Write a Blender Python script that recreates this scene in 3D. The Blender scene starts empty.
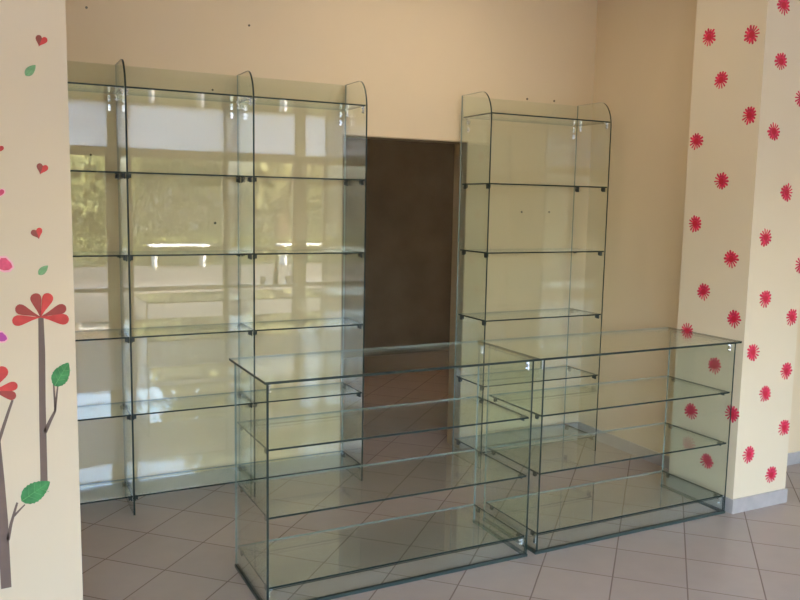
import bpy, bmesh, math, random
from mathutils import Vector, Matrix
random.seed(7)
sc = bpy.context.scene
COL = sc.collection

# ------------------------------------------------------------------ camera
F, PITCH, ROLL, YAW, H = 812.09, 0.1199, 0.0187, 0.4711, 1.5655
cy_, sy_ = math.cos(YAW), math.sin(YAW); cp_, sp_ = math.cos(PITCH), math.sin(PITCH)
cr_, sr_ = math.cos(ROLL), math.sin(ROLL)
fw0 = Vector((sy_, cy_, 0)); rt0 = Vector((cy_, -sy_, 0)); up0 = Vector((0, 0, 1))
FW = cp_*fw0 - sp_*up0; UP = cp_*up0 + sp_*fw0
R_ = cr_*rt0 + sr_*UP; U_ = cr_*UP - sr_*rt0
cam = bpy.data.cameras.new('camera'); cam.sensor_width = 36; cam.lens = F*36/800
cam.clip_start = .02; cam.clip_end = 300
co = bpy.data.objects.new('camera', cam); COL.objects.link(co)
m = Matrix((R_, U_, -FW)).transposed().to_4x4(); m.translation = Vector((0, 0, H)); co.matrix_world = m
sc.camera = co

def ray(u, v):
    return FW + R_*((u-400)/F) - U_*((v-300)/F)
def on_y(u, v, Y):                                   # measured spot on a wall facing the room
    d = ray(u, v); t = Y/d.y; return (d.x*t, H+d.z*t)
def on_x(u, v, X):
    d = ray(u, v); t = X/d.x; return (d.y*t, H+d.z*t)

# ------------------------------------------------------------------ materials
def lin(r, g, b):
    f = lambda c: c/255/12.92 if c/255 <= .04045 else ((c/255+.055)/1.055)**2.4
    return (f(r), f(g), f(b), 1)
def mat(name, col, rough=.5, spec=.5, metal=0, noise=0, nscale=8, bump=0, bscale=200):
    M = bpy.data.materials.new(name); M.use_nodes = True
    nt = M.node_tree; b = nt.nodes['Principled BSDF']
    b.inputs['Base Color'].default_value = col; b.inputs['Roughness'].default_value = rough
    b.inputs['Specular IOR Level'].default_value = spec; b.inputs['Metallic'].default_value = metal
    if noise or bump:
        tc = nt.nodes.new('ShaderNodeTexCoord')
    if noise:
        n = nt.nodes.new('ShaderNodeTexNoise'); n.inputs['Scale'].default_value = nscale; n.inputs['Detail'].default_value = 5
        nt.links.new(tc.outputs['Object'], n.inputs['Vector'])
        mr = nt.nodes.new('ShaderNodeMapRange'); mr.inputs['From Min'].default_value = .3; mr.inputs['From Max'].default_value = .7
        mr.inputs['To Min'].default_value = 1-noise; mr.inputs['To Max'].default_value = 1+noise
        nt.links.new(n.outputs['Fac'], mr.inputs['Value'])
        mx = nt.nodes.new('ShaderNodeVectorMath'); mx.operation = 'SCALE'; mx.inputs[0].default_value = col[:3]
        nt.links.new(mr.outputs['Result'], mx.inputs['Scale']); nt.links.new(mx.outputs['Vector'], b.inputs['Base Color'])
    if bump:
        n2 = nt.nodes.new('ShaderNodeTexNoise'); n2.inputs['Scale'].default_value = bscale; n2.inputs['Detail'].default_value = 3
        nt.links.new(tc.outputs['Object'], n2.inputs['Vector'])
        bp = nt.nodes.new('ShaderNodeBump'); bp.inputs['Strength'].default_value = bump; bp.inputs['Distance'].default_value = .002
        nt.links.new(n2.outputs['Fac'], bp.inputs['Height']); nt.links.new(bp.outputs['Normal'], b.inputs['Normal'])
    return M

def glass(name, tint, dust=.008, rough=0.0):
    M = bpy.data.materials.new(name); M.use_nodes = True
    nt = M.node_tree; nt.nodes.clear(); N = nt.nodes.new; L = nt.links.new
    out = N('ShaderNodeOutputMaterial'); g = N('ShaderNodeNewGeometry')
    ma = N('ShaderNodeMath'); ma.operation = 'MULTIPLY_ADD'; ma.inputs[1].default_value = -(1.52-1/1.52); ma.inputs[2].default_value = 1.52
    L(g.outputs['Backfacing'], ma.inputs[0])
    fr = N('ShaderNodeFresnel'); L(ma.outputs[0], fr.inputs['IOR'])
    tr = N('ShaderNodeBsdfTransparent'); tr.inputs['Color'].default_value = (*tint, 1)
    gl = N('ShaderNodeBsdfGlossy'); gl.inputs['Roughness'].default_value = rough; gl.inputs['Color'].default_value = (1, 1, 1, 1)
    m1 = N('ShaderNodeMixShader'); L(fr.outputs['Fac'], m1.inputs[0]); L(tr.outputs[0], m1.inputs[1]); L(gl.outputs[0], m1.inputs[2])
    di = N('ShaderNodeBsdfDiffuse'); di.inputs['Color'].default_value = (.8, .85, .82, 1)
    tc = N('ShaderNodeTexCoord'); no = N('ShaderNodeTexNoise'); no.inputs['Scale'].default_value = 3.5; no.inputs['Detail'].default_value = 6
    L(tc.outputs['Object'], no.inputs['Vector'])
    mr = N('ShaderNodeMapRange'); mr.inputs['From Min'].default_value = .35; mr.inputs['From Max'].default_value = .7
    mr.inputs['To Min'].default_value = dust*.5; mr.inputs['To Max'].default_value = dust*1.7
    L(no.outputs['Fac'], mr.inputs['Value'])
    m2 = N('ShaderNodeMixShader'); L(mr.outputs['Result'], m2.inputs[0]); L(m1.outputs[0], m2.inputs[1]); L(di.outputs[0], m2.inputs[2])
    L(m2.outputs[0], out.inputs['Surface'])
    return M

CREAM = (.70, .565, .385, 1)
M_wall = mat('cream_paint', CREAM, .55, .25, noise=.02, nscale=1.5, bump=.12, bscale=60)
M_ceil = mat('ceiling_paint', (.85, .80, .7, 1), .8, .2)
M_pill = mat('pillar_paint', (.70, .60, .445, 1), .45, .3, noise=.015, nscale=2)
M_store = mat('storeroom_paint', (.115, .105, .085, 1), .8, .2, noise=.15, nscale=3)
M_base = mat('grey_skirting_tile', (.40, .37, .36, 1), .3, .5, noise=.1, nscale=12)
M_glass = glass('green_tinted_glass', (.955, .978, .960))
M_shelf = glass('shelf_glass', (.945, .975, .962), .013)
M_pane = glass('window_glass', (.97, .98, .98), .003)
M_edge = mat('glass_edge_dark_green', (.016, .028, .024, 1), .35, .3)
M_edgel = mat('glass_edge_painted_refraction', (.20, .25, .23, 1), .2, .7)  # pale colour stands in for light refracted out of rear edges
M_strip = mat('dark_green_glass_strip', (.035, .055, .05, 1), .3, .5)
M_clip = mat('dark_shelf_support', (.015, .022, .02, 1), .35, .5)
M_chrome = mat('chrome', (.85, .86, .88, 1), .12, .5, metal=1)
M_chromeb = mat('satin_zinc', (.72, .75, .78, 1), .35, .5, metal=.6)
M_frame = mat('window_frame_beige', (.42, .31, .17, 1), .5, .4)
M_white = mat('white_paint', (.82, .82, .8, 1), .4, .4)
M_plug = mat('screw_plug_dark', (.06, .045, .035, 1), .6)
M_plugl = mat('screw_plug_grey', (.16, .14, .12, 1), .5)
M_ceramic = mat('white_ceramic', (.85, .85, .83, 1), .2, .5)
M_bottle = mat('brown_bottle', (.22, .10, .05, 1), .15, .5)

# frosted transom: thin translucent white sheet
M_frost = bpy.data.materials.new('frosted_white_film'); M_frost.use_nodes = True
nt = M_frost.node_tree; nt.nodes.clear()
o_ = nt.nodes.new('ShaderNodeOutputMaterial'); a_ = nt.nodes.new('ShaderNodeBsdfTranslucent'); b_ = nt.nodes.new('ShaderNodeBsdfDiffuse')
a_.inputs['Color'].default_value = (.97, .97, .97, 1); b_.inputs['Color'].default_value = (.8, .82, .85, 1)
x_ = nt.nodes.new('ShaderNodeMixShader'); x_.inputs[0].default_value = .2
nt.links.new(a_.outputs[0], x_.inputs[1]); nt.links.new(b_.outputs[0], x_.inputs[2]); nt.links.new(x_.outputs[0], o_.inputs['Surface'])

# tiled floor: 30 cm tiles laid on the diagonal
def tile_mat():
    M = bpy.data.materials.new('diagonal_floor_tiles'); M.use_nodes = True
    nt = M.node_tree; b = nt.nodes['Principled BSDF']; N = nt.nodes.new; L = nt.links.new
    tc = N('ShaderNodeTexCoord'); sp = N('ShaderNodeSeparateXYZ'); L(tc.outputs['Object'], sp.inputs[0])
    def math_(op, a, bb, c=None):
        n = N('ShaderNodeMath'); n.operation = op
        for i, q in enumerate((a, bb, c)):
            if q is None: continue
            if isinstance(q, (int, float)): n.inputs[i].default_value = q
            else: L(q, n.inputs[i])
        return n.outputs[0]
    T, s = .3005, 2**-.5
    u = math_('MULTIPLY', math_('ADD', sp.outputs['X'], sp.outputs['Y']), s)
    w = math_('MULTIPLY', math_('SUBTRACT', sp.outputs['Y'], sp.outputs['X']), s)
    us = math_('DIVIDE', math_('SUBTRACT', u, 3.115-30*T), T); ws = math_('DIVIDE', math_('SUBTRACT', w, .437-30*T), T)
    def edge(q):
        f = math_('FRACT', q, 0); return math_('MINIMUM', f, math_('SUBTRACT', 1, f))
    e = math_('MINIMUM', edge(us), edge(ws))
    g = N('ShaderNodeMapRange'); g.inputs['From Min'].default_value = .0065; g.inputs['From Max'].default_value = .012
    L(e, g.inputs['Value'])
    cb = N('ShaderNodeCombineXYZ'); L(math_('FLOOR', us, 0), cb.inputs[0]); L(math_('FLOOR', ws, 0), cb.inputs[1])
    wn = N('ShaderNodeTexWhiteNoise'); L(cb.outputs[0], wn.inputs['Vector'])
    no = N('ShaderNodeTexNoise'); no.inputs['Scale'].default_value = 9; no.inputs['Detail'].default_value = 6; L(tc.outputs['Object'], no.inputs['Vector'])
    br = math_('ADD', math_('MULTIPLY', wn.outputs['Value'], .07), math_('MULTIPLY', no.outputs['Fac'], .16)); br = math_('ADD', br, .885)
    sc_ = N('ShaderNodeVectorMath'); sc_.operation = 'SCALE'; sc_.inputs[0].default_value = (.36, .30, .27); L(br, sc_.inputs['Scale'])
    mx = N('ShaderNodeMix'); mx.data_type = 'RGBA'; L(g.outputs[0], mx.inputs[0]); mx.inputs[6].default_value = (.20, .15, .13, 1); L(sc_.outputs[0], mx.inputs[7])
    L(mx.outputs[2], b.inputs['Base Color'])
    rr = N('ShaderNodeMapRange'); rr.inputs['To Min'].default_value = .7; rr.inputs['To Max'].default_value = .3; L(g.outputs[0], rr.inputs['Value']); L(rr.outputs[0], b.inputs['Roughness'])
    bp = N('ShaderNodeBump'); bp.inputs['Distance'].default_value = .002; bp.inputs['Strength'].default_value = .4; L(g.outputs[0], bp.inputs['Height']); L(bp.outputs[0], b.inputs['Normal'])
    return M
M_tile = tile_mat()

# ------------------------------------------------------------------ helpers
def new_obj(name, bm, mats, parent=None):
    me = bpy.data.meshes.new(name); bm.normal_update(); bm.to_mesh(me); bm.free()
    for q in (mats if isinstance(mats, (list, tuple)) else [mats]): me.materials.append(q)
    o = bpy.data.objects.new(name, me); COL.objects.link(o)
    if parent: o.parent = parent
    return o
def abox(bm, x0, x1, y0, y1, z0, z1, mi=0):
    vs = [bm.verts.new(p) for p in ((x0,y0,z0),(x1,y0,z0),(x1,y1,z0),(x0,y1,z0),(x0,y0,z1),(x1,y0,z1),(x1,y1,z1),(x0,y1,z1))]
    fs = []
    for q in ((0,3,2,1),(4,5,6,7),(0,1,5,4),(1,2,6,5),(2,3,7,6),(3,0,4,7)):
        f = bm.faces.new([vs[i] for i in q]); f.material_index = mi; fs.append(f)
    return fs
def box(name, x0, x1, y0, y1, z0, z1, m, parent=None):
    bm = bmesh.new(); abox(bm, x0, x1, y0, y1, z0, z1); return new_obj(name, bm, m, parent)
def struct(name, *a, parent=None):
    o = box(name, *a, parent); 
    if parent is None: o['kind'] = 'structure'
    return o
def cyl(bm, c, axis, r, h, n=16, mi=0, r2=None):
    a = Vector(axis).normalized(); q = Vector((0,0,1)).rotation_difference(a).to_matrix().to_4x4(); q.translation = Vector(c)
    ret = bmesh.ops.create_cone(bm, cap_ends=True, segments=n, radius1=r, radius2=r if r2 is None else r2, depth=h, matrix=q)
    for v in ret['verts']:
        for f in v.link_faces: f.material_index = mi
def lathe(bm, prof, n=24):
    rings = []
    for r, z in prof:
        rings.append([bm.verts.new((r*math.cos(2*math.pi*i/n), r*math.sin(2*math.pi*i/n), z)) for i in range(n)])
    for a, b in zip(rings, rings[1:]):
        for i in range(n): bm.faces.new((a[i], a[(i+1)%n], b[(i+1)%n], b[i])).smooth = True
    bm.faces.new(list(reversed(rings[0]))); bm.faces.new(rings[-1])
def thing(name, label, cat, loc=(0,0,0), group=None, rz=0):
    o = bpy.data.objects.new(name, None); COL.objects.link(o); o.empty_display_size = .1
    o.location = loc; o.rotation_euler = (0,0,rz); o['label'] = label; o['category'] = cat
    if group: o['group'] = group
    return o
def tag(o, label, cat, group=None):
    o['label'] = label; o['category'] = cat
    if group: o['group'] = group
    return o
def dup(o, parent=None, dloc=None):
    c = o.copy(); COL.objects.link(c); c.parent = parent
    for ch in list(o.children): dup(ch, c)
    return c
# glass sheet: thin axis t in 'xyz'; broad faces glass, edges dark green, rear-facing edges pale
def sheet(name, x0, x1, y0, y1, z0, z1, t, gm, parent, bev=.0012):
    bm = bmesh.new(); fs = abox(bm, x0, x1, y0, y1, z0, z1)
    bm.normal_update()
    for f in fs:
        n = f.normal; a = {'x': abs(n.x), 'y': abs(n.y), 'z': abs(n.z)}
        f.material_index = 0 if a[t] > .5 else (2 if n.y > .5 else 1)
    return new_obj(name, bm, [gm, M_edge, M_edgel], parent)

# ------------------------------------------------------------------ the room
YB, XS, XP, YP, YP2, XPR = 4.335, 3.615, 3.3831, 2.8137, 3.259, 3.78
CE = 3.05; XL, XR, YF = -1.6, 8.9, -1.05
struct('floor', XL-.2, XR+.2, YF-.12, 7.6, -.12, 0, M_tile)
struct('ceiling', XL-.2, XR+.2, YF-.12, 7.6, CE, CE+.25, M_ceil)
DX0, DX1, DZ, WT = 1.823, 2.655, 1.9425, .145
bm = bmesh.new()
abox(bm, XL, DX0, YB, YB+WT, 0, CE); abox(bm, DX1, XS+.2, YB, YB+WT, 0, CE); abox(bm, DX0, DX1, YB, YB+WT, DZ, CE)
wb = new_obj('wall_back', bm, M_wall); wb['kind'] = 'structure'
struct('wall_right', XS, XS+.2, YP2, YB, 0, CE, M_wall)
struct('wall_left', XL-.2, XL, YF, YB, 0, CE, M_wall)
pil = struct('wall_pillar', XP, XPR, YP, YP2, 0, CE, M_pill)
struct('wall_right_rear', XPR, XR, YP2-.02, YP2+.18, 0, CE, M_wall)
struct('wall_far_right', XR, XR+.2, YF, YP2+.18, 0, CE, M_wall)
XN = .2445
struct('wall_pillar_near', -.21, XN, YP, YP2, 0, CE, mat('near_wall_paint', (.73, .62, .465, 1), .45, .3, noise=.015, nscale=2))
# storeroom beyond the doorway
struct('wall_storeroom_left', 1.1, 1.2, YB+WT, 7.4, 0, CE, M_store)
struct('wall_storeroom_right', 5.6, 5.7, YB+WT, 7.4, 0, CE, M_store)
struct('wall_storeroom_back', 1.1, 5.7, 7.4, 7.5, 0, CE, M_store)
# skirting tiles
BH, BT = .075, .010
def skirt(name, x0, x1, y0, y1):
    o = struct(name, x0, x1, y0, y1, 0, BH, M_base); return o
bm = bmesh.new(); abox(bm, XL, DX0, YB-BT, YB, 0, BH); abox(bm, DX1, XS, YB-BT, YB, 0, BH)
o = new_obj('baseboard_back', bm, M_base); o['kind'] = 'structure'
skirt('baseboard_right', XS-BT, XS, YP2, YB-BT)
bm = bmesh.new(); abox(bm, XP-BT, XPR+BT, YP-BT, YP, 0, BH); abox(bm, XP-BT, XP, YP, YP2, 0, BH); abox(bm, XP-BT, XS-BT, YP2, YP2+BT, 0, BH); abox(bm, XPR, XPR+BT, YP, YP2-.02-BT, 0, BH)
o = new_obj('baseboard_pillar', bm, M_base); o['kind'] = 'structure'
skirt('baseboard_right_rear', XPR+BT, XR, YP2-.02-BT, YP2-.02)
bm = bmesh.new(); abox(bm, -.22, XN+BT, YP-BT, YP, 0, BH); abox(bm, XN, XN+BT, YP, YP2, 0, BH)
o = new_obj('baseboard_pillar_near', bm, M_base); o['kind'] = 'structure'
# doorway lining
bm = bmesh.new(); g_ = .006
abox(bm, DX0, DX0+g_, YB-.002, YB+WT+.002, 0, DZ); abox(bm, DX1-g_, DX1, YB-.002, YB+WT+.002, 0, DZ); abox(bm, DX0, DX1, YB-.002, YB+WT+.002, DZ-g_, DZ)
o = new_obj('trim_1', bm, mat('doorway_lining', (.42, .32, .2, 1), .6)); o['kind'] = 'structure'
# screw plugs left in the back wall
for u, v, r, mm in ((86.4,7.6,.006,M_plugl),(249,25.5,.0055,M_plug),(212.5,90,.005,M_plug),(90.7,154.8,.006,M_plug),(247,160.5,.0045,M_plugl),(215,223,.007,M_plug),
                (527,99,.006,M_plug),(554,101,.006,M_plug),(521.5,212,.006,M_plugl),(549,212,.006,M_plugl),(566,366,.005,M_plugl),(562,462,.005,M_plugl)):
    x, z = on_y(u, v, YB); 
    if z < .09: continue
    bm = bmesh.new(); cyl(bm, (x, YB-.001, z), (0,-1,0), r, .006, 12); cyl(bm, (x, YB-.005, z), (0,-1,0), r*.45, .003, 8)
    new_obj('screw_plug', bm, mm, wb)

# ------------------------------------------------------------------ shop front (behind the camera, seen in the glass)
panes = [(-1.4,-.15),(.03,1.24),(1.46,2.565),(2.73,3.45),(3.57,3.855),(4.08,5.2),(6.9,7.9)]
TZ0, TZ1, BZ0 = 2.118, 2.62, 2.018
bm = bmesh.new(); prev = XL
for a, b in panes:
    abox(bm, prev, a, YF-.1, YF, 0, TZ1); prev = b
abox(bm, prev, XR, YF-.1, YF, 0, TZ1); abox(bm, XL, XR, YF-.1, YF, TZ1, CE)
o = new_obj('wall_front', bm, mat('shop_front_paint', (.50, .38, .21, 1), .6)); o['kind'] = 'structure'
for i, (a, b) in enumerate(panes):
    w = thing('window_%d' % (i+1), '', ''); del w['label']; del w['category']; w['kind'] = 'structure'
    w.location = (a, YF-.05, 0)
    W = b-a
    bm = bmesh.new()
    abox(bm, 0, W, -.035, .035, BZ0, TZ0); abox(bm, 0, .03, -.03, .03, 0, BZ0); abox(bm, W-.03, W, -.03, .03, 0, BZ0); abox(bm, .03, W-.03, -.03, .03, 0, .06)
    new_obj('window_frame', bm, M_frame, w)
    box('window_rail', .03, W-.03, -.04, .055, .485, .535, M_white, w)
    box('pane', .03, W-.03, -.004, .004, .535, BZ0, M_pane, w)
    box('pane', .03, W-.03, -.004, .004, .06, .485, M_pane, w)
    box('transom_pane', 0, W, -.003, .003, TZ0, TZ1, M_frost, w)

def cup(x, y, z, label):
    t = thing('cup', label, 'cup', (x, y, z), 'cups on the shop window rail')
    bm = bmesh.new(); lathe(bm, [(.028,0),(.036,.04),(.04,.09),(.037,.09),(.032,.02),(.001,.012)]); new_obj('body', bm, M_ceramic, t)
    bm = bmesh.new()
    pts = [Vector((.036+.024*math.sin(math.pi*k/8), 0, .075-.05*k/8)) for k in range(9)]
    for p, q in zip(pts, pts[1:]): cyl(bm, (p+q)/2, q-p, .004, (q-p).length*1.15, 8)
    new_obj('handle', bm, M_ceramic, t)
def_sh = YF+.0
ledge = box('window_ledge', 2.76, 3.42, YF, YF+.16, .50, .535, M_white)
tag(ledge, 'white narrow ledge fixed inside the shop window opposite the shelves', 'ledge')
cup(3.0, YF+.08, .535, 'white cup on window ledge, left of the brown bottle')
cup(3.32, YF+.08, .535, 'white cup on window ledge, right of the brown bottle')
bm = bmesh.new(); lathe(bm, [(.035,0),(.038,.01),(.038,.15),(.03,.19),(.014,.22),(.013,.27),(.016,.275),(.016,.285)])
o = new_obj('bottle', bm, M_bottle); o.location = (3.16, YF+.08, .535); tag(o, 'brown bottle standing between two white cups on the window ledge', 'bottle')

# ------------------------------------------------------------------ glass fittings
def clip_mesh():
    bm = bmesh.new(); abox(bm, 0, .016, -.011, .011, -.020, 0); abox(bm, 0, .006, -.013, .013, -.024, .007)
    bmesh.ops.bevel(bm, geom=bm.edges[:], offset=.0012, segments=1, affect='EDGES')
    me = bpy.data.meshes.new('shelf_clip'); bm.to_mesh(me); bm.free(); me.materials.append(M_clip); return me
CLIP = clip_mesh()
def clamp_mesh():                                    # chrome corner clamp with two screws
    bm = bmesh.new(); abox(bm, 0, .006, -.012, .012, -.062, -.002)
    abox(bm, .006, .030, -.012, .012, -.008, -.002); abox(bm, .006, .014, -.008, .008, -.034, -.028)
    bmesh.ops.bevel(bm, geom=bm.edges[:], offset=.0015, segments=2, affect='EDGES')
    for z in (-.018, -.048):
        cyl(bm, (.011, 0, z), (1,0,0), .0075, .012, 16); cyl(bm, (.019, 0, z), (1,0,0), .004, .005, 12)
    me = bpy.data.meshes.new('corner_clamp'); bm.to_mesh(me); bm.free(); me.materials.append(M_chrome); return me
CLAMP = clamp_mesh()
def fit(mesh, name, parent, x, y, z, flip, k=1):
    o = bpy.data.objects.new(name, mesh); COL.objects.link(o); o.parent = parent; o.location = (x, y, z); o.scale = (k, k, k)
    if flip: o.rotation_euler = (0, 0, math.pi)
    return o

def upright(name, x, yf, yb, top, t, parent, r=.105):
    """side panel in the YZ plane, front top corner rounded"""
    prof = [(yb, 0), (yf, 0)]
    n = 12; r1, r2 = r, r*1.5
    for k in range(n+1):
        a = math.pi/2*k/n
        prof.append((yf + r1*(1-math.cos(a)), top - r2*(1-math.sin(a))))
    prof.append((yb, top))
    bm = bmesh.new(); A = [bm.verts.new((x-t/2, y, z)) for y, z in prof]; B = [bm.verts.new((x+t/2, y, z)) for y, z in prof]
    bm.faces.new(A); bm.faces.new(list(reversed(B)))
    k = len(prof)
    for i in range(k):
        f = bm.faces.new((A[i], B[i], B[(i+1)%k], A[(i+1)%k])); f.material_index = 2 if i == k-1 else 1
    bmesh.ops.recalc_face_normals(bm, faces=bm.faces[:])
    # rear edge coloured pale to imitate light refracted through the glass
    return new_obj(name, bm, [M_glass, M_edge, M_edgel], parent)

def shelving(label, xs, yf, yb, levels, top, group=None):
    t = .009
    root = thing('glass_shelving_unit', label, 'shelving unit', (xs[0], yf, 0), group)
    L0 = xs[0]; D = yb-yf
    for x in xs: upright('side_panel', x-L0, 0, D, top, t, root)
    for bi, (a, b) in enumerate(zip(xs, xs[1:])):
        x0, x1 = a-L0+t/2+.001, b-L0-t/2-.001
        box('back_panel', x0, x1, D-.010, D-.003, .004, top-.002, M_glass, root)
        for li, z in enumerate(levels):
            s = sheet('shelf', x0, x1, .003, D-.013, z-.008, z, 'z', M_shelf, root)
            for xx, fl in ((x0, False), (x1, True)):
                for yy in (.03, D-.045):
                    if li == 0: 
                        c = fit(CLAMP, 'corner_clamp', s, xx, yy, z-.0075, fl, .6)
                    else: fit(CLIP, 'shelf_clip', s, xx, yy, z-.0085, fl)
        if True:                                      # clamps that hold the glass back at the top
            for xx in (x0+.032, x1-.032):
                bm = bmesh.new()
                for z in (levels[0]-.03, levels[0]-.075):
                    cyl(bm, (xx, D-.019, z), (0,1,0), .006, .018, 12); abox(bm, xx-.006, xx+.006, D-.017, D-.010, z-.016, z+.016)
                new_obj('panel_clamp', bm, M_chrome, root)
    return root
LEV_L = [2.078, 1.684, 1.292, .896, .512, .10]
shelving('three-bay clear glass shelving unit with round-cornered uprights, left of the dark doorway',
         [-.012, .600, 1.213, 1.834], 4.033, 4.322, LEV_L, 2.214)
LEV_R = [2.080, 1.684, 1.287, .890, .500, .10]
shelving('single-bay tall glass shelving unit standing alone, right of the dark doorway',
         [2.567, 3.438], 3.943, 4.268, LEV_R, 2.204)

def counter(label, x0, x1, sx0, sx1, yf, yb, ys):
    t = .009; hc = .9
    root = thing('glass_display_counter', label, 'display counter', (x0, yf, 0), 'glass display counters')
    W = x1-x0; D = yb-yf
    for xx in (0, W):
        p_ = sheet('side_panel', xx-t/2, xx+t/2, 0, D, .012, hc-.011, 'x', M_glass, root)
        box('floor_strip', xx-t/2-.003, xx+t/2+.003, -.002, D+.002, 0, .012, M_strip, p_)
    sheet('countertop', sx0-x0, sx1-x0, -.006, ys-yf, hc-.010, hc, 'z', M_shelf, root)
    kp = sheet('kick_panel', t/2+.001, W-t/2-.001, .001, .009, .014, .087, 'y', M_glass, root)
    box('floor_strip', t/2+.001, W-t/2-.001, -.002, .012, 0, .014, M_strip, kp)
    for z in (.6395, .3742, .0958):
        s = sheet('shelf', t/2+.001, W-t/2-.001, .010, D-.004, z-.008, z, 'z', M_shelf, root)
        for xx, fl in ((t/2+.001, False), (W-t/2-.001, True)):
            for yy in (.05, D-.05): fit(CLIP, 'shelf_clip', s, xx, yy, z-.0085, fl, .75)
    for xx, fl in ((t/2+.001, False), (W-t/2-.001, True)):
        fit(CLAMP, 'corner_clamp', root, xx, .028, hc-.0105, fl, .72)
        fit(CLAMP, 'corner_clamp', root, xx, D-.04, hc-.0105, fl, .6)
        fit(CLAMP, 'corner_clamp', root, xx, .028, .084, fl, .72)
    return root
YC, YCB, YS = 2.831, 3.268, 3.345
counter('left clear glass display counter with three shelves, in front of the doorway', .901, 2.098, .890, 2.127, YC, YCB, YS-.02)
counter('right clear glass display counter with three shelves, its end against the flowered pillar', 2.157, 3.343, 2.1295, 3.3815, YC, YCB, YS-.02)

# ------------------------------------------------------------------ stickers
def flat(name, polys, mats, to3, th, parent=None):
    """polys: list of (outline2d, material index); extruded thin sticker"""
    bm = bmesh.new()
    for k, (pl, mi) in enumerate(polys):
        A = [bm.verts.new(to3(p, th*(1+.25*k))) for p in pl]; B = [bm.verts.new(to3(p, 0)) for p in pl]
        f = bm.faces.new(A); f.material_index = mi
        n = len(pl)
        for i in range(n):
            g = bm.faces.new((A[i], A[(i+1)%n], B[(i+1)%n], B[i])); g.material_index = mi
    bmesh.ops.triangulate(bm, faces=[f for f in bm.faces if len(f.verts) > 4])
    bmesh.ops.recalc_face_normals(bm, faces=bm.faces[:])
    return new_obj(name, bm, mats, parent)

M_petal = mat('flower_sticker_red', lin(208, 54, 86), .5, .3, noise=.35, nscale=60)
M_petalc = mat('flower_sticker_centre', lin(192, 36, 60), .5, .3)
def splat(R, rnd, lean):
    n = 14; pts = []
    for i in range(n):
        a = 2*math.pi*i/n + rnd.uniform(-.02, .02); hw = math.pi/n
        side = max(0, math.cos(a-lean))               # petals stand wider apart on one side
        tip = R*rnd.uniform(.86, 1.05); notch = R*(.60-.36*side)*rnd.uniform(.9, 1.05)
        w = hw*(.85-.34*side)
        pts += [(a-hw, notch), (a-w*.8, tip*.84), (a-w*.45, tip*.97), (a+w*.45, tip), (a+w*.8, tip*.86)]
    return [(r*math.cos(a), r*math.sin(a)) for a, r in pts]
def flower(cx, cz, face, label, rnd, lean, R=.047):
    if face == 'x': to3 = lambda p, d: (-d, p[0], p[1]); loc = (XP, cx, cz)
    else: to3 = lambda p, d: (p[0], -d, p[1]); loc = (cx, YP, cz)
    root = thing('flower_sticker', label, 'sticker', loc, 'red flower stickers on the pillar')
    pts = splat(R, rnd, lean); bm = bmesh.new(); n = len(pts)
    A = [bm.verts.new(to3(q, .0012)) for q in pts]; B = [bm.verts.new(to3(q, 0)) for q in pts]; c0 = bm.verts.new(to3((0, 0), .0012))
    for i in range(n):
        bm.faces.new((c0, A[i], A[(i+1)%n])); bm.faces.new((A[i], B[i], B[(i+1)%n], A[(i+1)%n]))
    bmesh.ops.recalc_face_normals(bm, faces=bm.faces[:])
    new_obj('petals', bm, M_petal, root)
    flat('flower_centre', [([(R*.34*math.cos(k*math.pi/8), R*.34*math.sin(k*math.pi/8)) for k in range(16)], 0)], M_petalc, to3, .0017, root)
ORD = ['topmost','second from top','third from top','fourth from top','fifth from top','sixth from top','seventh from top','eighth from top','ninth from top',
       'tenth from top','eleventh from top','twelfth from top','thirteenth from top','fourteenth from top','lowest']
rnd = random.Random(3)
f1 = [(751.8,34.6,.3),(709.2,37.3,4.2),(721.1,79.9,4.6),(749.4,115.3,3.4),(696.4,141.2,4.2),(721.4,181.2,3.2),(695,223.8,3.4),(731.3,259,4.7),(703.6,291.7,5.0),(734,319,5.0),
      (687.2,331,1.57),(714.5,365.6,4.7),(691,411.5,4.9),(732,414,3.2),(706.8,461,3.8)]
for i, (u, v, l) in enumerate(f1):
    y, z = on_x(u, v, XP)
    # horizontal pixel direction on this face runs against Y
    flower(y, z, 'x', "red flower sticker on the pillar's shaded left face, %s" % ORD[i], rnd, math.pi-l)
f2 = [(783.7,5.3,4.8),(781.1,61.5,4.8),(801,97.8,3),(773.9,131.6,1.6),(786.7,192.6,.4),(765.6,237.4,1.8),(801,264.5,3),(765.4,298.6,4.3),(791.8,317.3,4.2),(753,352.3,.2),
      (786.2,370.9,4.2),(765.2,393.6,3.9),(784.1,427.6,3.9),(748.8,454.5,3.5),(771.2,474.8,4.3)]
for i, (u, v, l) in enumerate(f2):
    x, z = on_y(u, v, YP)
    flower(x, z, 'y', "pinkish red flower sticker on the pillar's bright front face, %s" % ORD[i], rnd, l)

# near pillar: tree flowers, hearts and leaves; outlines measured on the wall itself
M_dred = mat('sticker_dark_red', lin(166, 72, 68), .5, .3, noise=.08, nscale=40)
M_bred = mat('sticker_bright_red', lin(208, 72, 70), .5, .3, noise=.12, nscale=30)
M_pink = mat('sticker_pink', lin(225, 90, 125), .5, .3, noise=.15, nscale=50)
M_lpink = mat('sticker_pale_pink', lin(245, 185, 200), .5, .3)
M_purp = mat('sticker_purple', lin(190, 80, 165), .5, .3)
M_trunk = mat('sticker_brown', lin(120, 102, 95), .6, .3, noise=.05, nscale=20)
M_leaf = mat('sticker_green', lin(72, 142, 86), .5, .3, noise=.25, nscale=35)
M_leafd = mat('sticker_dark_green', lin(40, 105, 58), .5, .3)
M_leafl = mat('sticker_pale_green', lin(128, 170, 125), .5, .3, noise=.2, nscale=60)
M_vein = mat('sticker_vein', lin(100, 172, 105), .5, .3)
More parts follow.
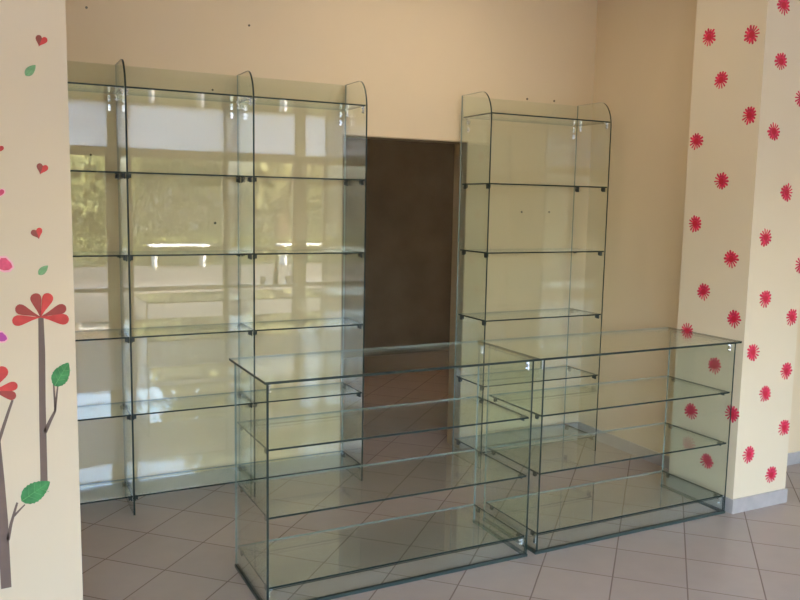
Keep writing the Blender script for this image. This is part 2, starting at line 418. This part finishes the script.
def sticker(name, label, cat, u, v, group):
    x, z = on_y(u, v, YP); return thing(name, label, cat, (x, YP, z), group), (x, z)
def w2(pts, o):                                       # outline on the wall, relative to the sticker
    r = []
    for u, v in pts:
        x, z = on_y(u, v, YP); r.append((x-o[0], z-o[1]))
    return r
TO = lambda p, d: (p[0], -d, p[1])
def petal_px(bx, by, tx, ty, w):
    """rounded petal from base to tip in pixel space of the wall"""
    dx, dy = tx-bx, ty-by; L_ = math.hypot(dx, dy); ex, ey = dx/L_, dy/L_; nx, ny = -ey, ex; pts = []
    prof = [(0,.06),(.15,.2),(.3,.36),(.5,.66),(.68,.92),(.8,1),(.9,.88),(.965,.6),(1,.2)]
    for s, k in prof: pts.append((bx+ex*L_*s+nx*w*k, by+ey*L_*s+ny*w*k))
    for s, k in reversed(prof): pts.append((bx+ex*L_*s-nx*w*k, by+ey*L_*s-ny*w*k))
    return pts
def leaf_px(bx, by, tx, ty, w, jag=.10):
    dx, dy = tx-bx, ty-by; L_ = math.hypot(dx, dy); ex, ey = dx/L_, dy/L_; nx, ny = -ey, ex; A, B = [], []
    N_ = 18
    for k in range(1, N_):
        s = k/N_; q = math.sin(math.pi*s**.8)**.75*(1-.12*s); j = 1+(jag if k % 2 else 0)
        A.append((bx+ex*L_*s+nx*w*q*j, by+ey*L_*s+ny*w*q*j)); B.append((bx+ex*L_*s-nx*w*q*j, by+ey*L_*s-ny*w*q*j))
    return [(bx, by)]+A+[(tx, ty)]+B[::-1]
def line_px(pts, ws):
    A, B = [], []
    for i, (x, y) in enumerate(pts):
        p = pts[max(i-1, 0)]; q = pts[min(i+1, len(pts)-1)]; dx, dy = q[0]-p[0], q[1]-p[1]; L_ = math.hypot(dx, dy)
        A.append((x-dy/L_*ws[i]/2, y+dx/L_*ws[i]/2)); B.append((x+dy/L_*ws[i]/2, y-dx/L_*ws[i]/2))
    return A+B[::-1]
TH = .0008
def leafpart(root, o, bx, by, tx, ty, w):
    lf = flat('leaf', [(w2(leaf_px(bx, by, tx, ty, w), o), 0)], M_leaf, TO, TH*1.6, root)
    veins = [(w2(line_px([(bx, by), (tx, ty)], [.7, .2]), o), 0)]
    dx, dy = tx-bx, ty-by
    for s in (.25, .45, .65):
        for sg in (-1, 1):
            px, py = bx+dx*s, by+dy*s
            veins.append((w2(line_px([(px, py), (px+dx*.16-dy*sg*.22, py+dy*.16+dx*sg*.22)], [.4, .15]), o), 0))
    flat('vein', veins, M_vein, TO, TH*2.0, lf)
# taller flower tree
root, o = sticker('flower_tree_sticker', 'tall red six-petalled flower sticker on brown stem with one upright green leaf', 'sticker', 42, 400, 'flower stickers on the near wall')
flat('stem', [(w2([(38.2,316),(43.5,316),(45.2,352),(45.8,420),(47.6,481),(40.5,482),(39.2,420),(38.6,352)], o), 0)], M_trunk, TO, TH, root)
for ln, ws in (([(45,432),(50,421),(55,411),(58,384)], [4.2,3.4,2.4,1.4]), ([(55.2,411),(54.6,398),(53.6,383)], [2,1.8,1.6])):
    flat('branch', [(w2(line_px(ln, ws), o), 0)], M_trunk, TO, TH, root)
leafpart(root, o, 54.5, 386, 68.5, 362.5, 8.2)
for tx, ty, w, mm in ((12.3,321.5,5.4,M_bred),(68.8,319.8,5.4,M_bred),(15.5,307.5,5.2,M_dred),(66,307,5.0,M_dred),(34.5,293.5,5.6,M_dred),(49.5,293.5,5.6,M_bred)):
    flat('petal', [(w2(petal_px(40.5, 317, tx, ty, w), o), 0)], mm, TO, TH*(1.4+.1*(tx % 3)), root)
# lower flower tree at the frame edge
root, o = sticker('flower_tree_sticker', 'low flower sticker cut by the photo edge, thick trunk and wide drooping leaf', 'sticker', 4, 480, 'flower stickers on the near wall')
flat('stem', [(w2([(-6,440),(.5,440),(4.5,480),(8,520),(11.5,587),(1.2,589),(-2,540),(-5,480)], o), 0)], M_trunk, TO, TH, root)
for ln, ws in (([(-2,444),(4,425),(9,410),(12.5,400)], [3.4,3.2,2.8,2.4]), ([(8,540),(11,524),(15,510),(17.3,502.5)], [3.6,3,2.4,2]), ([(14,516),(20,509.5),(25,504.5)], [2.2,1.7,1.2])):
    flat('branch', [(w2(line_px(ln, ws), o), 0)], M_trunk, TO, TH, root)
leafpart(root, o, 21.5, 501, 50, 481.5, 9.5)
for tx, ty, w, mm in ((17.5,385,4.6,M_bred),(16,396.5,4.6,M_dred),(5,367,6,M_bred),(-12,366,6,M_dred),(-32,380,5,M_dred),(-32,395,5,M_bred)):
    flat('petal', [(w2(petal_px(-8, 391, tx, ty, w), o), 0)], mm, TO, TH*(1.4+.1*(abs(tx) % 3)), root)
# hearts
def heart_px(cx, cy, s, rot):
    pts = []
    for k in range(28):
        t = 2*math.pi*k/28; x = 16*math.sin(t)**3; y = -(13*math.cos(t)-5*math.cos(2*t)-2*math.cos(3*t)-math.cos(4*t))
        x, y = x*s/17, y*s/17; c, q = math.cos(rot), math.sin(rot); pts.append((cx+x*c-y*q, cy+x*q+y*c))
    return pts
for u, v, s, rot, lab in ((41,40.5,6.6,.35,'small red two-tone heart sticker, topmost on the near wall'),
                     (42,168.5,6.4,.3,'small red two-tone heart sticker, middle of the three whole hearts'),
                     (37,233,6.4,-.35,'small red two-tone heart sticker leaning left, just above the pale leaf'),
                     (-1,148.5,5.0,.3,'red heart sticker cut by the photo edge, upper one on near wall'),
                     (-1,192.5,5.4,.2,'pink heart sticker with pale rim, cut by the photo edge'),
                     ):
    root, o = sticker('heart_sticker', lab, 'sticker', u, v, 'heart stickers on the near wall')
    H_ = heart_px(u, v, s, rot)
    if 'pale rim' in lab:
        flat('rim', [(w2(heart_px(u, v, s*1.25, rot), o), 0)], M_lpink, TO, TH*.8, root)
        flat('heart', [(w2(H_, o), 0)], M_pink, TO, TH*1.4, root)
    else:
        flat('heart', [(w2(H_, o), 0)], M_bred, TO, TH, root)
        half = H_[14:]+[H_[0]]  # brownish half belongs to the two-tone print
        flat('brown_half', [(w2(half, o), 0)], mat('sticker_brown_red', lin(150, 72, 62), .5) if 'mr' not in globals() else None, TO, TH*1.5, root)['label'] = 'brownish half of the heart'
for u0, v0, u1, v1, w, lab in ((25.5,75.5,35.5,65,4.6,'small pale green leaf sticker below the topmost heart'),
                           (38.5,274.5,48,265.5,3.8,'small pale green leaf sticker right above the tall flower')):
    root, o = sticker('leaf_sticker', lab, 'sticker', (u0+u1)/2, (v0+v1)/2, 'leaf stickers on the near wall')
    lf = flat('leaf', [(w2(leaf_px(u0, v0, u1, v1, w, 0), o), 0)], M_leafl, TO, TH, root)
    flat('vein', [(w2(line_px([(u0, v0), (u1, v1)], [.6, .2]), o), 0)], M_vein, TO, TH*1.5, lf)
# butterflies, mostly outside the frame
for u, v, m1, m2, lab, sc2 in ((-3,263,M_pink,M_lpink,'pink butterfly sticker with pale rim at the photo edge',1.0),
                   (-4,336,M_purp,M_lpink,'small purple butterfly sticker at the photo edge beside the flower',.72)):
    root, o = sticker('butterfly_sticker', lab, 'sticker', u, v, 'butterfly stickers on the near wall')
    for sg in (1, -1):
        wing = [(0,1),(4,-5),(9,-5),(14,0),(15.5,4),(12,7),(7,7.5),(3,6)]
        rim = [(0,2),(3,-7),(9,-7),(15.5,-1),(17.5,4.5),(13,9),(7,9.5),(2,7.5)]
        wg = flat('wing', [(w2([(u+sg*x*sc2, v+y*sc2) for x, y in rim], o), 0)], m2, TO, TH*.9, root)
        flat('wing_patch', [(w2([(u+sg*x*sc2, v+y*sc2) for x, y in wing], o), 0)], m1, TO, TH*1.4, wg)
    flat('body', [(w2(line_px([(u, v-6*sc2), (u, v+7*sc2)], [1.2, 1.2]), o), 0)], M_trunk, TO, TH*1.8, root)

# ------------------------------------------------------------------ outdoors in front of the shop
o = box('pavement', -12, 40, -7.2, YF-.12, -.14, -.02, mat('pavement_slabs', (.11, .095, .08, 1), .8, noise=.12, nscale=2)); o['kind'] = 'structure'
o = box('road', -12, 40, -11.5, -7.2, -.14, -.08, mat('asphalt', (.065, .058, .052, 1), .85, noise=.15, nscale=4)); o['kind'] = 'structure'
o = box('ground', -30, 60, -45, -11.5, -.14, -.03, mat('grass_ground', (.055, .065, .03, 1), .9, noise=.3, nscale=1.2)); o['kind'] = 'structure'
def leafmat(name, c):
    M = mat(name, c, .55, .3, noise=.5, nscale=3); return M
LM = [leafmat('foliage_bright', (.17, .19, .07, 1)), leafmat('foliage_mid', (.11, .14, .05, 1)), leafmat('foliage_yellowish', (.21, .21, .09, 1))]
M_bark = mat('bark', (.14, .10, .07, 1), .9, noise=.3, nscale=10)
def crown_mesh(seed, n, R, Hh, lm):
    r = random.Random(seed); bm = bmesh.new(); blobs = [(Vector((r.uniform(-1,1)*R*.6, r.uniform(-1,1)*R*.6, r.uniform(-.5,.6)*Hh)), r.uniform(.35,.6)*R) for _ in range(24)]
    for _ in range(n):
        c, rad = r.choice(blobs); d = Vector((r.gauss(0,1), r.gauss(0,1), r.gauss(0,1))).normalized(); p = c+d*rad*r.uniform(.75,1.05)
        s = r.uniform(.11, .24); a = Vector((r.gauss(0,1), r.gauss(0,1), r.gauss(0,1))).normalized(); b = a.cross(d).normalized() if a.cross(d).length > .01 else Vector((1,0,0))
        a = (a-a.dot(d)*d*.6).normalized()
        vs = [bm.verts.new(p+a*s), bm.verts.new(p+b*s*.5), bm.verts.new(p-a*s), bm.verts.new(p-b*s*.5)]; bm.faces.new(vs)
    me = bpy.data.meshes.new('crown'); bm.to_mesh(me); bm.free(); me.materials.append(lm); return me
CR = [crown_mesh(i, 7500, 2.6, 1.8, LM[i]) for i in range(3)]
tl = ['broad bright green street tree across the road', 'dark mid green street tree across the road', 'yellowish green street tree across the road']
pos = [(2.6,-15.5,0,.5),(7.8,-14.5,2,1.4),(17.8,-14.5,0,1.4),(28.0,-14.5,1,1.4),(13.9,-26.6,1,1.4),(23.3,-26.6,0,1.4),(9.3,-37,0,1.5),(19.3,-37,2,1.5),(29.3,-37,0,1.5)]
where = ['smallest, beside the house', 'first big one in the front row', 'middle one of the front row', 'last one in the front row',
         'left one of the second row', 'right one of the second row',
         'left one of the far third row', 'middle one of the far third row', 'right one of the far third row']
for i, (x, y, k, sz) in enumerate(pos):
    t = thing('street_tree', tl[k]+', '+where[i], 'tree', (x, y, -.03), 'street trees across the road', rz=i*1.3); t.scale = (sz, sz, sz*1.05)
    bm = bmesh.new(); cyl(bm, (0,0,1.3), (0,0,1), .16, 2.6, 12, r2=.11)
    for a in range(4): cyl(bm, (.35*math.cos(a*1.6), .35*math.sin(a*1.6), 2.9), (.5*math.cos(a*1.6), .5*math.sin(a*1.6), 1), .06, 1.3, 8, r2=.03)
    new_obj('trunk', bm, M_bark, t)
    c = bpy.data.objects.new('crown', CR[k]); COL.objects.link(c); c.parent = t; c.location = (0, 0, 3.0); c.scale = (1, 1, 1.25)
# clipped hedge along the far kerb
bm = bmesh.new(); r = random.Random(5)
for _ in range(9000):
    p = Vector((r.uniform(-6, 30), r.uniform(-12.6, -11.9), r.uniform(0, .55))); p.y = -11.9 if r.random() < .5 else p.y; p.z = .55 if r.random() < .4 else p.z
    a = Vector((r.gauss(0,1), r.gauss(0,1), r.gauss(0,1))).normalized()*r.uniform(.04,.09); b = a.cross(Vector((r.gauss(0,1), r.gauss(0,1), r.gauss(0,1)))).normalized()*.035
    bm.faces.new([bm.verts.new(p+a), bm.verts.new(p+b), bm.verts.new(p-a), bm.verts.new(p-b)])
hd = new_obj('hedge', bm, LM[0]); tag(hd, 'long low clipped green hedge along the far kerb of the road', 'hedge')
bm = bmesh.new(); r = random.Random(9)
for _ in range(16000):
    x = r.uniform(0, 34); p = Vector((x, r.uniform(-20.8, -20.2), r.uniform(0, 2.9+.35*math.sin(x*1.7))))
    if r.random() < .6: p.y = -20.2+r.uniform(0, .1)
    a = Vector((r.gauss(0,1), r.gauss(0,1), r.gauss(0,1))).normalized()*r.uniform(.09,.17); b = a.cross(Vector((r.gauss(0,1), r.gauss(0,1), r.gauss(0,1)))).normalized()*.07
    bm.faces.new([bm.verts.new(p+a), bm.verts.new(p+b), bm.verts.new(p-a), bm.verts.new(p-b)])
th = new_obj('tall_hedge', bm, LM[1]); tag(th, 'tall dark green shrub screen behind the front row of street trees', 'hedge')
def bench(x, W, label):
    t = thing('park_bench', label, 'bench', (x, -11.2, -.08), 'white benches by the road')
    bm = bmesh.new()
    for k in range(3): abox(bm, 0, W, -.2+k*.14, -.08+k*.14, .50, .54)
    new_obj('seat', bm, M_white, t)
    for xx in (.1, W-.16):
        bm = bmesh.new(); abox(bm, xx, xx+.06, -.21, .2, 0, .5); new_obj('leg', bm, M_white, t)
bench(3.4, 1.4, 'shorter white slatted bench at the roadside')
bench(6.6, 1.9, 'longer white slatted bench at the roadside')
# plain house across the road
t = thing('house', 'grey-brown two-storey house with rectangular windows across the road', 'house', (-3, -24, -.03))
bm = bmesh.new(); abox(bm, 0, 7.5, -6, 0, 0, 6.2); new_obj('wall', bm, mat('house_render', (.22, .17, .13, 1), .8, noise=.1, nscale=2), t)
box('roof', -.3, 7.8, -6.3, .3, 6.2, 6.5, mat('roof_tile', (.28, .12, .08, 1), .8), t)
for zz in (.95, 3.9):
    for k in range(4):
        w = box('window_frame', .6+k*1.8, 1.7+k*1.8, 0, .05, zz, zz+1.4, M_white, t)
        box('pane', .68+k*1.8, 1.62+k*1.8, .05, .06, zz+.08, zz+1.32, mat('dark_pane', (.05,.06,.07,1), .1), w)

# ------------------------------------------------------------------ light
M_lamp = bpy.data.materials.new('added_lamp_diffuser'); M_lamp.use_nodes = True
lb = M_lamp.node_tree.nodes['Principled BSDF']; lb.inputs['Emission Color'].default_value = (1, .86, .66, 1); lb.inputs['Emission Strength'].default_value = 1.7
for x, y, lab in ((2.2, 3.3, 'added unseen round white flush ceiling lamp near the back wall above the doorway'), (1.9, 1.0, 'added unseen round white flush ceiling lamp towards the shop window, in front of the counters')):  # both lamps unseen, added to brighten the upper back wall and pillars
    t = thing('added_ceiling_lamp', lab, 'lamp', (x, y, CE), 'added unseen ceiling lamps')
    bm = bmesh.new(); lathe(bm, [(.24,-.045),(.25,-.03),(.25,0)], 40); new_obj('housing', bm, M_white, t)
    bm = bmesh.new(); lathe(bm, [(.05,-.085),(.14,-.078),(.2,-.062),(.23,-.045)], 40); new_obj('diffuser', bm, M_lamp, t)
W = bpy.data.worlds.new('world'); sc.world = W; W.use_nodes = True; nt = W.node_tree
bg = nt.nodes['Background']; sky = nt.nodes.new('ShaderNodeTexSky'); sky.sky_type = 'NISHITA'; sky.sun_disc = False
sky.sun_elevation = math.radians(48); sky.sun_rotation = math.radians(20); sky.air_density = 1.0; sky.dust_density = 4; sky.altitude = 50
wt = nt.nodes.new('ShaderNodeVectorMath'); wt.operation = 'MULTIPLY'; wt.inputs[1].default_value = (1.06, 1.0, .94)
nt.links.new(sky.outputs[0], wt.inputs[0]); nt.links.new(wt.outputs[0], bg.inputs['Color']); bg.inputs['Strength'].default_value = .42
sun = bpy.data.lights.new('sun', 'SUN'); sun.energy = 3.0; sun.angle = math.radians(1); sun.color = (1, .93, .82)
so = bpy.data.objects.new('sun', sun); COL.objects.link(so)
so.rotation_euler = Vector((1.0, .22, 1.35)).to_track_quat('Z', 'Y').to_euler(); so.location = (0, 10, 12)
pl = bpy.data.lights.new('window_portal', 'AREA'); pl.shape = 'RECTANGLE'; pl.size = 10.4; pl.size_y = 2.8; pl.cycles.is_portal = True
po = bpy.data.objects.new('window_portal', pl); COL.objects.link(po); po.location = ((XL+XR)/2, YF-.13, 1.4)
po.rotation_euler = (math.radians(90), 0, math.radians(0))
po.rotation_euler = Vector((0, -1, 0)).to_track_quat('Z', 'Y').to_euler()

vs = sc.view_settings; vs.view_transform = 'Standard'; vs.look = 'None'; vs.gamma = 1; vs.use_curve_mapping = False
vs.exposure = 3.60
sc.cycles.transparent_max_bounces = 64; sc.cycles.max_bounces = 12; sc.cycles.glossy_bounces = 8; sc.cycles.diffuse_bounces = 6
sc.cycles.sample_clamp_indirect = 6
